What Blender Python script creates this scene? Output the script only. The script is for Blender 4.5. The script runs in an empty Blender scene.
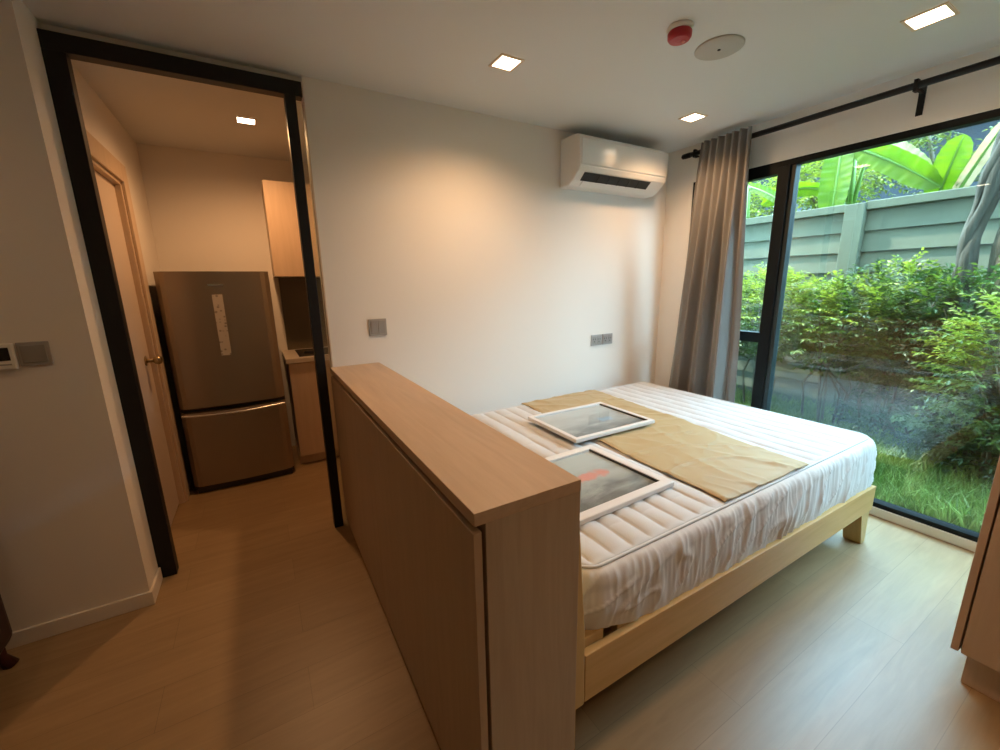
import bpy, bmesh, math, random
from mathutils import Vector, Matrix, Quaternion, noise
random.seed(7)
sc = bpy.context.scene
COL = sc.collection
PI = math.pi
H = 2.5; D = 2.531; W = 3.157          # ceiling height, back wall, window wall

# ------------------------------------------------------------------ helpers
def link(o, parent=None):
    COL.objects.link(o)
    if parent is not None: o.parent = parent
    return o
def tag(o, label=None, cat=None, group=None, kind=None):
    if label: o['label'] = label
    if cat: o['category'] = cat
    if group: o['group'] = group
    if kind: o['kind'] = kind
    return o
def thing(name, label, cat, loc=(0, 0, 0), rotz=0, group=None, kind=None):
    o = bpy.data.objects.new(name, None)
    o.empty_display_size = .1
    o.location = loc; o.rotation_euler = (0, 0, rotz)
    link(o); return tag(o, label, cat, group, kind)

class MB:
    def __init__(s): s.v = []; s.f = []; s.m = []
    def add(s, vs, fs, mi=0):
        n = len(s.v); s.v += [tuple(v) for v in vs]; s.f += [tuple(n + i for i in f) for f in fs]; s.m += [mi] * len(fs); return s
    def box(s, x0, x1, y0, y1, z0, z1, mi=0):
        vs = [(x, y, z) for z in (z0, z1) for y in (y0, y1) for x in (x0, x1)]
        return s.add(vs, [(0, 2, 3, 1), (4, 5, 7, 6), (0, 1, 5, 4), (2, 6, 7, 3), (0, 4, 6, 2), (1, 3, 7, 5)], mi)
    def prism(s, poly, axis, a0, a1, mi=0):
        # poly: 2d points in the remaining two axes (cyclic order), extruded along axis
        def P(p, a):
            return (a, p[0], p[1]) if axis == 0 else (p[0], a, p[1]) if axis == 1 else (p[0], p[1], a)
        n = len(poly)
        vs = [P(p, a0) for p in poly] + [P(p, a1) for p in poly]
        fs = [tuple(range(n))[::-1], tuple(range(n, 2 * n))] + [(i, (i + 1) % n, n + (i + 1) % n, n + i) for i in range(n)]
        return s.add(vs, fs, mi)
    def tube(s, pts, rad, n=12, mi=0, cap=True):
        pts = [Vector(p) for p in pts]
        if not hasattr(rad, '__len__'): rad = [rad] * len(pts)
        vs = []; up = None
        for i, p in enumerate(pts):
            d = (pts[min(i + 1, len(pts) - 1)] - pts[max(i - 1, 0)]).normalized()
            if up is None: up = d.orthogonal().normalized()
            up = (up - d * up.dot(d)).normalized(); w = d.cross(up)
            vs += [p + (up * math.cos(a) + w * math.sin(a)) * rad[i] for a in (2 * PI * k / n for k in range(n))]
        fs = [(i * n + k, i * n + (k + 1) % n, (i + 1) * n + (k + 1) % n, (i + 1) * n + k) for i in range(len(pts) - 1) for k in range(n)]
        if cap: fs += [tuple(range(n))[::-1], tuple(range((len(pts) - 1) * n, len(pts) * n))]
        return s.add(vs, fs, mi)
    def lathe(s, prof, c=(0, 0, 0), n=32, mi=0):
        # prof: (radius, z) list, round the z axis
        vs = [(c[0] + r * math.cos(2 * PI * k / n), c[1] + r * math.sin(2 * PI * k / n), c[2] + z) for r, z in prof for k in range(n)]
        fs = [(i * n + k, i * n + (k + 1) % n, (i + 1) * n + (k + 1) % n, (i + 1) * n + k) for i in range(len(prof) - 1) for k in range(n)]
        fs += [tuple(range(n))[::-1], tuple(range((len(prof) - 1) * n, len(prof) * n))]
        return s.add(vs, fs, mi)
    def grid(s, fn, nu, nv, mi=0):
        vs = [fn(i / (nu - 1), j / (nv - 1)) for j in range(nv) for i in range(nu)]
        fs = [(j * nu + i, j * nu + i + 1, (j + 1) * nu + i + 1, (j + 1) * nu + i) for j in range(nv - 1) for i in range(nu - 1)]
        return s.add(vs, fs, mi)
    def build(s, name, mat, parent=None, bevel=0, smooth=False, seg=2, fix=True):
        me = bpy.data.meshes.new(name); me.from_pydata(s.v, [], s.f)
        for m in (mat if isinstance(mat, (list, tuple)) else [mat]): me.materials.append(m)
        if any(s.m): me.polygons.foreach_set('material_index', s.m)
        if fix:
            bm = bmesh.new(); bm.from_mesh(me); bmesh.ops.recalc_face_normals(bm, faces=bm.faces); bm.to_mesh(me); bm.free()
        if smooth: me.polygons.foreach_set('use_smooth', [True] * len(me.polygons))
        me.update()
        o = bpy.data.objects.new(name, me); link(o, parent)
        if bevel:
            b = o.modifiers.new('bevel', 'BEVEL'); b.width = bevel; b.segments = seg; b.limit_method = 'ANGLE'; b.angle_limit = math.radians(35)
            b.harden_normals = False
        return o
def struct(name, mb, mat, parent=None, **k):
    o = mb.build(name, mat, parent, **k)
    if parent is None: o['kind'] = 'structure'
    return o

# ------------------------------------------------------------------ materials
def mat(name, col, rough=.5, metal=0, spec=.5, **kw):
    m = bpy.data.materials.new(name); m.use_nodes = True
    b = m.node_tree.nodes['Principled BSDF']
    b.inputs['Base Color'].default_value = (*col, 1); b.inputs['Roughness'].default_value = rough
    b.inputs['Metallic'].default_value = metal; b.inputs['Specular IOR Level'].default_value = spec
    for k, v in kw.items(): b.inputs[k].default_value = v
    return m
def N(m, t, **k):
    n = m.node_tree.nodes.new(t)
    for a, b in k.items(): setattr(n, a, b)
    return n
def L(m, a, b): m.node_tree.links.new(a, b)
def ramp(m, fac, stops):
    r = N(m, 'ShaderNodeValToRGB'); e = r.color_ramp.elements
    while len(e) < len(stops): e.new(.5)
    for el, (p, c) in zip(e, stops): el.position = p; el.color = (*c, 1)
    L(m, fac, r.inputs[0]); return r
def coords(m, scale=(1, 1, 1), rot=(0, 0, 0), loc=(0, 0, 0)):
    t = N(m, 'ShaderNodeTexCoord'); mp = N(m, 'ShaderNodeMapping')
    mp.inputs['Scale'].default_value = scale; mp.inputs['Rotation'].default_value = rot; mp.inputs['Location'].default_value = loc
    L(m, t.outputs['Object'], mp.inputs[0]); return mp.outputs[0]
def noise_tex(m, vec, scale=5, detail=4, rough=.5, dist=0):
    n = N(m, 'ShaderNodeTexNoise'); n.inputs['Scale'].default_value = scale; n.inputs['Detail'].default_value = detail
    n.inputs['Roughness'].default_value = rough; n.inputs['Distortion'].default_value = dist
    L(m, vec, n.inputs['Vector']); return n.outputs['Fac']
def bump(m, h, strength=.3, dist=.002):
    b = N(m, 'ShaderNodeBump'); b.inputs['Strength'].default_value = strength; b.inputs['Distance'].default_value = dist
    L(m, h, b.inputs['Height']); L(m, b.outputs[0], m.node_tree.nodes['Principled BSDF'].inputs['Normal'])
def wood(name, c0, c1, grain=(1, 12, 12), rough=.45, contrast=(.3, .7)):
    m = mat(name, c0, rough); v = coords(m, grain)
    f = noise_tex(m, v, 3.0, 8, .62, .6)
    r = ramp(m, f, [(contrast[0], c0), (contrast[1], c1)])
    L(m, r.outputs[0], m.node_tree.nodes['Principled BSDF'].inputs['Base Color']); bump(m, f, .08, .001)
    return m
def plaster(name, col, rough=.7):
    m = mat(name, col, rough, spec=.3); v = coords(m)
    f = noise_tex(m, v, 220, 3); bump(m, f, .05, .001); return m

M = {}
M['wall'] = plaster('wall paint', (.81, .765, .705))
M['ceiling'] = plaster('ceiling paint', (.73, .735, .725))
M['base'] = mat('skirting', (.74, .68, .60), .5)
M['black'] = mat('black powder coat', (.008, .008, .009), .45, spec=.3)
M['frame_alu'] = mat('dark window aluminium', (.007, .009, .010), .5, spec=.15)
M['grey_plate'] = mat('grey switch plastic', (.36, .34, .32), .4)
M['grey_rocker'] = mat('grey rocker', (.30, .285, .27), .35)
M['dark'] = mat('dark plastic', (.02, .018, .016), .4)
M['screen'] = mat('thermostat screen', (.015, .015, .015), .12)
M['white_plastic'] = mat('white plastic', (.80, .78, .75), .28)
M['ac_gloss'] = mat('glossy white panel', (.80, .78, .75), .14)
M['dark_slot'] = mat('air outlet', (.02, .02, .02), .6)
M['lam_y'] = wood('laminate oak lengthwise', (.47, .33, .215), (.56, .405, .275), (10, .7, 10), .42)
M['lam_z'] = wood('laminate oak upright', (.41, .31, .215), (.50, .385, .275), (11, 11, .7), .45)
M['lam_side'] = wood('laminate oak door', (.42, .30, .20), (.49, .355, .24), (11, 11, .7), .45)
M['pine'] = wood('honey pine', (.56, .335, .115), (.66, .42, .17), (.8, 9, 9), .42)
M['pine_z'] = wood('honey pine upright', (.52, .34, .13), (.62, .42, .18), (9, 9, .8), .42)
M['cab'] = wood('kitchen laminate', (.55, .40, .27), (.62, .46, .32), (9, 9, .7), .4)
M['splash'] = mat('dark tile splashback', (.13, .105, .065), .4)
M['counter'] = mat('counter stone', (.55, .47, .38), .35)
M['wardrobe'] = wood('wardrobe laminate', (.50, .365, .27), (.57, .42, .315), (9, 9, .7), .42)
M['door_paint'] = mat('painted door', (.66, .545, .44), .45)
M['casing'] = wood('door casing', (.60, .46, .32), (.66, .51, .37), (9, 9, .7), .45)
M['brass'] = mat('aged brass', (.42, .32, .18), .3, 1)
M['steel'] = mat('chrome', (.6, .6, .58), .25, 1)
M['red'] = mat('red plastic', (.42, .012, .022), .3)
M['maroon'] = mat('maroon leather', (.022, .003, .003), .45)
M['red_wood'] = mat('dark red wood', (.045, .008, .006), .35)
M['speaker'] = mat('speaker grille', (.50, .48, .44), .6)

# stainless fridge
m = mat('brushed steel', (.34, .285, .225), .34, .85); v = coords(m, (1, 1, 60)); f = noise_tex(m, v, 8, 3)
bump(m, f, .04, .001); M['fridge'] = m
M['fridge_side'] = mat('fridge side', (.06, .05, .042), .5)

# floor: laminate planks running along x
m = mat('laminate floor', (.5, .4, .3), .40, spec=.8); v = coords(m)
br = N(m, 'ShaderNodeTexBrick'); br.offset = .37; br.inputs['Scale'].default_value = 1
br.inputs['Brick Width'].default_value = 1.28; br.inputs['Row Height'].default_value = .193
br.inputs['Mortar Size'].default_value = .0012; br.inputs['Mortar Smooth'].default_value = .1; br.inputs['Bias'].default_value = 0
br.inputs['Color1'].default_value = (.315, .205, .100, 1); br.inputs['Color2'].default_value = (.355, .235, .120, 1)
br.inputs['Mortar'].default_value = (.24, .155, .075, 1)
L(m, v, br.inputs['Vector'])
v2 = coords(m, (.9, 9, 1)); f = noise_tex(m, v2, 3.2, 8, .6, .8)
r = ramp(m, f, [(.3, (.86, .84, .82)), (.7, (1.08, 1.08, 1.08))])
mx = N(m, 'ShaderNodeMix', data_type='RGBA', blend_type='MULTIPLY'); mx.inputs[0].default_value = 1
L(m, br.outputs['Color'], mx.inputs[6]); L(m, r.outputs[0], mx.inputs[7])
L(m, mx.outputs[2], m.node_tree.nodes['Principled BSDF'].inputs['Base Color']); bump(m, f, .05, .001)
M['floor'] = m

# fabrics
def fabric(name, col, sheen=.2, rough=.85, scale=900, strength=.15):
    m = mat(name, col, rough, spec=.2); m.node_tree.nodes['Principled BSDF'].inputs['Sheen Weight'].default_value = sheen
    v = coords(m); bump(m, noise_tex(m, v, scale, 2), strength, .001); return m
M['quilt'] = fabric('quilted white cotton', (.60, .605, .61))
M['skirt'] = fabric('thin white skirt', (.68, .655, .635))
m = fabric('gold satin', (.43, .315, .155), .1, .5, 600, .08); M['runner'] = m
m = fabric('curtain taupe', (.195, .182, .168), .3, .8, 700, .2); M['curtain'] = m

def glass(name, tint=(.93, .97, .955), refl=1.0):
    m = bpy.data.materials.new(name); m.use_nodes = True; nt = m.node_tree; nt.nodes.clear()
    out = N(m, 'ShaderNodeOutputMaterial'); mix = N(m, 'ShaderNodeMixShader'); tr = N(m, 'ShaderNodeBsdfTransparent'); gl = N(m, 'ShaderNodeBsdfGlossy')
    gl.inputs['Roughness'].default_value = .0; tr.inputs[0].default_value = (*tint, 1)
    lw = N(m, 'ShaderNodeLayerWeight'); lw.inputs['Blend'].default_value = .5
    pw = N(m, 'ShaderNodeMath', operation='POWER'); pw.inputs[1].default_value = 4; L(m, lw.outputs['Facing'], pw.inputs[0])
    mu = N(m, 'ShaderNodeMath', operation='MULTIPLY_ADD'); mu.inputs[1].default_value = .85 * refl; mu.inputs[2].default_value = .07 * refl
    L(m, pw.outputs[0], mu.inputs[0]); L(m, mu.outputs[0], mix.inputs[0]); L(m, tr.outputs[0], mix.inputs[1]); L(m, gl.outputs[0], mix.inputs[2])
    L(m, mix.outputs[0], out.inputs[0]); return m
M['glass'] = glass('window glass')
M['pic_glass'] = glass('picture glass', (1, 1, 1), .5)

def emis(name, col, s):
    m = bpy.data.materials.new(name); m.use_nodes = True; nt = m.node_tree; nt.nodes.clear()
    o = N(m, 'ShaderNodeOutputMaterial'); e = N(m, 'ShaderNodeEmission'); e.inputs[0].default_value = (*col, 1); e.inputs[1].default_value = s
    L(m, e.outputs[0], o.inputs[0]); return m
M['lamp'] = emis('led diffuser', (1, .80, .58), 9)

def leafmat(name, c0, c1, trans=.45, scale=3, rough=.45):
    m = bpy.data.materials.new(name); m.use_nodes = True; nt = m.node_tree
    b = nt.nodes['Principled BSDF']; b.inputs['Roughness'].default_value = rough; out = nt.nodes['Material Output']
    v = coords(m); f = noise_tex(m, v, scale, 3, .7); r = ramp(m, f, [(.36, c0), (.64, c1)])
    L(m, r.outputs[0], b.inputs['Base Color']); t = N(m, 'ShaderNodeBsdfTranslucent'); mx = N(m, 'ShaderNodeMixShader'); mx.inputs[0].default_value = trans
    L(m, r.outputs[0], t.inputs[0]); L(m, b.outputs[0], mx.inputs[1]); L(m, t.outputs[0], mx.inputs[2]); L(m, mx.outputs[0], out.inputs[0])
    return m
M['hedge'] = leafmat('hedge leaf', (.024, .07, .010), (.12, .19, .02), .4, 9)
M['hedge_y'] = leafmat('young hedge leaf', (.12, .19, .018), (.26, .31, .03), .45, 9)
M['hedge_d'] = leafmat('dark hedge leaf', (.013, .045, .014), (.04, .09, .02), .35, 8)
M['hedge_m'] = leafmat('mid hedge leaf', (.012, .042, .009), (.055, .10, .015), .35, 8)
M['tree'] = leafmat('tree leaf', (.02, .055, .01), (.18, .21, .03), .45, 3)
M['banana'] = leafmat('banana leaf', (.05, .13, .004), (.14, .22, .005), .6, 2.2, .35)
M['banana_pale'] = leafmat('worn banana leaf', (.2, .25, .06), (.36, .38, .17), .5, 5)
M['banana_dead'] = leafmat('dry banana leaf', (.36, .24, .12), (.52, .40, .22), .3, 6)
M['grass'] = leafmat('grass blade', (.08, .17, .027), (.25, .35, .08), .4, 5)
M['bark'] = wood('grey bark', (.065, .058, .04), (.17, .15, .105), (6, 6, 1.2), .9)
M['bark_d'] = wood('dark bark', (.03, .028, .02), (.08, .075, .055), (6, 6, 1.2), .9)
for k_ in ('bark', 'bark_d'):
    for n_ in M[k_].node_tree.nodes:
        if n_.type == 'BUMP': n_.inputs['Strength'].default_value = .9; n_.inputs['Distance'].default_value = .03
M['stem'] = mat('shrub stem', (.10, .085, .05), .8)
m = mat('soil', (.05, .045, .03), .95); v = coords(m); f = noise_tex(m, v, 14, 5); r = ramp(m, f, [(.35, (.03, .04, .018)), (.65, (.075, .085, .035))])
L(m, r.outputs[0], m.node_tree.nodes['Principled BSDF'].inputs['Base Color']); bump(m, f, .6, .02); M['soil'] = m
m = mat('painted concrete fence', (.20, .30, .255), .75); v = coords(m, (1, 1, 1)); f = noise_tex(m, v, 4, 6, .6)
r = ramp(m, f, [(.3, (.090, .100, .066)), (.7, (.122, .134, .088))]); L(m, r.outputs[0], m.node_tree.nodes['Principled BSDF'].inputs['Base Color']); bump(m, f, .2, .004); M['fence'] = m
M['slate'] = mat('slate facade', (.022, .028, .036), .8, spec=.2)
M['facade'] = plaster('facade', (.5, .48, .44))
M['pane_dark'] = mat('dark pane', (.03, .04, .05), .1)

# ------------------------------------------------------------------ room shell
XL = -.6; XP = .345     # door opening: left edge, right edge
YL = 2.298              # wall on the left, nearer than the back wall
XR0 = -2.6; YR = -1.9   # far sides of the room, behind the camera
T = .12
b = MB(); b.box(XR0 - T, W + .10, YR - T, 4.30, -.12, 0); struct('floor', b, M['floor'])
b = MB(); b.box(XR0 - T, W + .14, YR - T, 4.30, H, H + .15); struct('ceiling', b, M['ceiling'])
b = MB(); b.box(XP, W + .14, D, D + T, 0, H); b.box(XL, XP, D + .02, D + T, 2.462, H); struct('wall_back', b, M['wall'])
b = MB(); b.box(XR0 - T, XL, YL, YL + T, 0, H); b.box(XL - T, XL, YL + T, 2.58, 0, H); struct('wall_left', b, M['wall'])
# passage behind the opening
YC = 4.15
DY0, DY1, DZ = 2.70, 3.41, 2.09       # door in the passage's left wall
b = MB(); b.box(XL - T, XL, 2.58, DY0, 0, H); b.box(XL - T, XL, DY1, YC, 0, H); b.box(XL - T, XL, DY0, DY1, DZ, H)
b.box(XL - 1.3, XL - T - .02, 2.58, YC, 0, H); struct('wall_passage_left', b, M['wall'])
b = MB(); b.box(XL - T, 1.7, YC, YC + T, 0, H); struct('wall_passage_back', b, M['wall'])
b = MB(); b.box(1.6, 1.7, D + T, YC, 0, H); struct('wall_passage_right', b, M['wall'])
b = MB(); b.box(XR0 - T, XR0, YR, YL, 0, H); struct('wall_far_left', b, M['wall'])
b = MB(); b.box(XR0 - T, W + .14, YR - T, YR, 0, H); struct('wall_rear', b, M['wall'])
WY0, WY1, WZ = -.45, 2.28, 2.222     # window opening
b = MB(); b.box(W, W + .14, WY1, D, 0, H); b.box(W, W + .14, WY0, WY1, WZ, H); b.box(W, W + .14, YR, WY0, 0, H)
b.box(W, W + .14, WY0, WY1, -.12, .0); struct('wall_right', b, M['wall'])
# skirtings
b = MB(); b.box(XR0, XL + .012, YL - .012, YL, 0, .07); b.box(XL, XL + .012, YL, 2.49, 0, .07); struct('baseboard_left', b, M['base'], bevel=.003)
b = MB(); b.box(XL, XL + .012, D + .03, DY0 - .11, 0, .07); struct('baseboard_passage', b, M['base'], bevel=.003)
b = MB(); b.box(.63, W, D - .012, D, 0, .07); struct('baseboard_back', b, M['base'], bevel=.003)
b = MB(); b.box(W - .012, W, WY1, D - .012, 0, .07); struct('baseboard_right', b, M['base'], bevel=.003)
b = MB(); b.box(W - .004, W + .05, WY0, WY1, .0, .055); struct('trim_1', b, M['base'], bevel=.004)

# black door frame of the opening with a thin glass side light
d1 = thing('door_1', 'black metal door frame round the passage opening', 'door frame', ((XL + XP) / 2, D, 0), kind='structure')
d1x, d1y = d1.location.x, d1.location.y
def fr(name, mt, *a, **k):
    q = MB(); q.box(a[0] - d1x, a[1] - d1x, a[2] - d1y, a[3] - d1y, a[4], a[5]); return q.build(name, mt, d1, **k)
fr('jamb', M['black'], XL, XL + .07, D - .035, D + .025, 0, 2.39, bevel=.002)
fr('jamb', M['black'], .252, .302, D - .035, D + .025, 0, 2.39, bevel=.002)
fr('header', M['black'], XL, .335, D - .035, D + .025, 2.39, 2.458, bevel=.002)
fr('glass_pane', M['glass'], .302, XP - .006, D + .01, D + .018, .01, 2.38)
fr('edge_strip', M['casing'], XP - .006, XP, D - .004, D + .05, .0, 2.38)

# painted door in the passage
d2 = thing('door_2', 'painted wooden door beside the fridge', 'door', (XL, (DY0 + DY1) / 2, 0), kind='structure')
def d2b(name, mt, x0, x1, y0, y1, z0, z1, parent=None, bevel=.003):
    c = d2.location; q = MB(); q.box(x0 - c.x, x1 - c.x, y0 - c.y, y1 - c.y, z0, z1); return q.build(name, mt, parent or d2, bevel)
d2b('door_panel', M['door_paint'], XL - .065, XL - .03, DY0 + .005, DY1 - .02, .008, DZ - .02)
q = MB(); c = d2.location
for a in ((DY0 - .11, DY0, 0, DZ + .11), (DY1, DY1 + .11, 0, DZ + .11), (DY0, DY1, DZ, DZ + .11)): q.box(0, .016, a[0] - c.y, a[1] - c.y, a[2], a[3])
q.box(-.11, 0, DY1 - .02 - c.y, DY1 - c.y, 0, DZ); q.box(-.11, 0, DY0 - c.y, DY1 - c.y, DZ - .02, DZ)
q.build('casing', M['casing'], d2, .003)
q = MB(); q.tube([(-.03, 3.27 - c.y, 1.03), (.012, 3.27 - c.y, 1.03)], .012, 14); q.tube([(-.031, 3.27 - c.y, 1.03), (-.024, 3.27 - c.y, 1.03)], .03, 20)
q.tube([(.008, 3.27 - c.y, 1.03), (.016, 3.27 - c.y, 1.03), (.034, 3.27 - c.y, 1.03), (.048, 3.27 - c.y, 1.03), (.053, 3.27 - c.y, 1.03)], [.014, .022, .028, .022, .010], 20)
q.build('handle', M['brass'], d2, smooth=True)

# window
win = thing('window_1', 'tall black aluminium window wall onto the garden', 'window', (W, (WY0 + WY1) / 2, 0), kind='structure')
def wb(name, mt, x0, x1, y0, y1, z0, z1, bevel=.002):
    c = win.location; q = MB(); q.box(x0 - c.x, x1 - c.x, y0 - c.y, y1 - c.y, z0, z1); return q.build(name, mt, win, bevel)
fx0, fx1 = W + .005, W + .075
wb('frame_head', M['frame_alu'], fx0, fx1, WY0, 1.64, 2.185, WZ)
wb('frame_head', M['frame_alu'], fx0, fx1, 1.64, WY1, 2.145, WZ)
wb('frame_sill', M['frame_alu'], fx0, fx1, WY0, WY1, .055, .084)
wb('frame_stile', M['frame_alu'], fx0, fx1, WY1 - .05, WY1, .092, 2.145)
wb('frame_stile', M['frame_alu'], fx0, fx1, WY0, WY0 + .05, .092, 2.185)
wb('mullion', M['frame_alu'], fx0 - .004, fx1, 1.565, 1.64, .092, 2.185)
wb('mullion_edge', mat('mullion edge', (.012, .022, .024), .4), fx0 + .01, fx1, 1.535, 1.565, .092, 2.185)
wb('mullion', M['frame_alu'], fx0, fx1, .33, .38, .092, 2.185)
wb('transom', M['frame_alu'], fx0, fx1, 1.64, WY1 - .05, .995, 1.068)
for y0, y1, z0, z1 in ((1.64, WY1 - .05, 1.068, 2.145), (1.64, WY1 - .05, .092, .995), (.38, 1.535, .092, 2.185), (WY0 + .05, .33, .092, 2.185)):
    wb('glass_pane', M['glass'], W + .040, W + .046, y0, y1, z0, z1, 0)

# ------------------------------------------------------------------ low cabinet that divides the room
PX0, PX1, PY0, PZ = .332, .612, .680, .997
cab = thing('storage_cabinet', 'long low oak laminate storage cabinet between the passage and the bed', 'cabinet', ((PX0 + PX1) / 2, (PY0 + D) / 2, 0))
def cb(name, mt, x0, x1, y0, y1, z0, z1, bevel=.0015, org=cab, parent=None):
    c = org.location; q = MB(); q.box(x0 - c.x, x1 - c.x, y0 - c.y, y1 - c.y, z0, z1); return q.build(name, mt, parent or org, bevel)
cb('top', M['lam_y'], PX0 - .004, PX1, PY0, D - .003, PZ - .03, PZ)
cb('end_panel', M['lam_z'], PX0 + .022, PX1, PY0 + .001, PY0 + .019, 0, PZ - .0305)
cb('carcass', M['lam_side'], PX0 + .028, PX1 - .002, PY0 + .02, D - .004, 0, PZ - .031)
cb('door', M['lam_side'], PX0 - .006, PX0 + .014, PY0 + .003, 1.60, .03, PZ - .048)
cb('door', M['lam_side'], PX0 - .006, PX0 + .014, 1.602, D - .006, .03, PZ - .048)
cb('plinth', M['lam_side'], PX0 + .005, PX0 + .027, PY0 + .02, D - .006, 0, .028)

# ------------------------------------------------------------------ bed
BX0, BX1, BY0, BY1 = .640, 2.800, .750, 2.455
bed = thing('bed', 'honey pine bed frame standing against the low cabinet', 'bed', ((BX0 + BX1) / 2, (BY0 + BY1) / 2, 0))
def bb(name, mt, *a, **k): return cb(name, mt, *a, org=bed, **k)
c = bed.location; q = MB(); q.prism([(.6155 - c.x, .20), (.708 - c.x, .20), (.704 - c.x, .46), (.674 - c.x, .82), (.6155 - c.x, .82)], 1, BY0 - .001 - c.y, BY1 - c.y); q.build('headboard', M['pine_z'], bed, .004)
def rail(name, y0, y1):
    c = bed.location; q = MB(); q.prism([(.709 - c.x, .205), (BX1 - c.x, .195), (BX1 - c.x, .335), (.709 - c.x, .375)], 1, y0 - c.y, y1 - c.y); return q.build(name, M['pine'], bed, .003)
rail('side_rail', BY0, BY0 + .025); rail('side_rail', BY1 - .025, BY1)
bb('foot_rail', M['pine'], BX1 - .025, BX1 - .001, BY0 + .026, BY1 - .026, .195, .334, bevel=.003)
c = bed.location
for y0, y1 in ((BY0 + .026, BY0 + .086), (BY1 - .086, BY1 - .026)):
    q = MB(); q.prism([(2.675 - c.x, .20), (2.735 - c.x, 0), (2.785 - c.x, 0), (2.774 - c.x, .20)], 1, y0 - c.y - .024, y1 - c.y); q.build('leg', M['pine_z'], bed, .003)
for y0, y1 in ((BY0 + .0, BY0 + .07), (BY1 - .07, BY1 - .0)):
    bb('leg', M['pine_z'], .632, .70, y0 + .026, y1 - .026 if y1 > 2 else y1, 0, .203, bevel=.003)
bb('centre_rail', M['pine'], .7095, BX1 - .026, 1.58, 1.63, .28, .329)
for i in range(15):
    x = .725 + i * .140; zt = .405 - .0286 * (x - .70 + .035)
    bb('slat', M['pine_z'], x, x + .08, BY0 + .0265, BY1 - .0265, .350 - .0191 * (x - .709), zt + .0005, bevel=.002)

# mattress under a quilted protector
MX0, MX1, MY0, MY1, MZ0, MZ1, MR = .712, 2.868, .775, 2.425, .405, .600, .11
mat_o = thing('mattress', 'thick mattress in a white quilted protector on the pine bed frame', 'mattress', ((MX0 + MX1) / 2, (MY0 + MY1) / 2, MZ0))
mc = mat_o.location
hx, hy = (MX1 - MX0) / 2, (MY1 - MY0) / 2
def round_rect(t, grow=0, nseg=None):
    # perimeter parameter t in metres from the near left corner, anticlockwise; returns x, y, nx, ny
    a, c_ = 2 * hx - 2 * MR, 2 * hy - 2 * MR; q = PI * MR / 2; P_ = 2 * (a + c_) + 4 * q; t %= P_
    for k, ln in enumerate((a, q, c_, q, a, q, c_, q)):
        if t <= ln: break
        t -= ln
    if k == 0: p = (-hx + MR + t, -hy, 0, -1)
    elif k == 2: p = (hx, -hy + MR + t, 1, 0)
    elif k == 4: p = (hx - MR - t, hy, 0, 1)
    elif k == 6: p = (-hx, hy - MR - t, -1, 0)
    else:
        cx, cy, a0 = {1: (hx - MR, -hy + MR, -PI / 2), 3: (hx - MR, hy - MR, 0), 5: (-hx + MR, hy - MR, PI / 2), 7: (-hx + MR, -hy + MR, PI)}[k]
        an = a0 + t / MR; p = (cx + MR * math.cos(an), cy + MR * math.sin(an), math.cos(an), math.sin(an))
    return (p[0] + p[2] * grow, p[1] + p[3] * grow, p[2], p[3])
PERI = 2 * (2 * hx - 2 * MR + 2 * hy - 2 * MR) + 2 * PI * MR
body = MB(); n = 160
ring = lambda g, z: [(*round_rect(PERI * k / n, g)[:2], z) for k in range(n)]
def zb(x): return -.0286 * (x + mc.x - .70)
vs = [(x, y, .0 + zb(x)) for x, y, z in ring(-.012, 0)] + ring(-.05, .16)
body.add(vs, [(k, (k + 1) % n, n + (k + 1) % n, n + k) for k in range(n)] + [tuple(range(n))[::-1], tuple(range(n, 2 * n))])
body.build('mattress_core', M['skirt'], mat_o, smooth=False)
# quilted top: puffed channels across the bed with staggered cross stitches
HT = MZ1 - MZ0; IN = .040
def top_pt(u, v):
    x = (2 * u - 1) * (hx - IN); y = (2 * v - 1) * (hy - IN); MR_ = MR - IN
    # pull corner points onto the rounded corner
    ax, ay = abs(x) - (hx - MR), abs(y) - (hy - MR)
    if ax > 0 and ay > 0:
        mxy = max(ax, ay); ln = math.hypot(ax, ay); f_ = mxy / ln; ax *= f_; ay *= f_
        x = math.copysign(hx - MR + ax, x); y = math.copysign(hy - MR + ay, y); d_ = MR_ - math.hypot(ax, ay)
    else: d_ = min(hx - IN - abs(x), hy - IN - abs(y))
    z = HT; r_ = .014
    if d_ < r_: z -= (r_ - math.sqrt(max(0, r_ * r_ - (r_ - d_) ** 2))) * .6
    w = min(1, max(0, (d_ - .004) / .03))
    X = x + .012 * noise.noise(Vector((x * 3, y * 3, 1)))
    s_ = abs(math.sin(PI * (X + hx) / .088)); row = math.floor((X + hx) / .088)
    puff = min(1, s_ ** .45)
    Y = y + .13 * (row % 2) + .02 * noise.noise(Vector((row * 3.1, y * 4, 0)))
    t_ = abs(math.sin(PI * Y / .26)); puff *= .55 + .45 * min(1, t_ ** .35)
    z += w * (.017 * puff - .011)
    z += .004 * noise.noise(Vector((x * 2.5, y * 2.5, 5)))
    return (x, y, z)
q = MB(); q.grid(top_pt, 420, 300); q.build('quilted_top', M['quilt'], mat_o, smooth=True)
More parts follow.
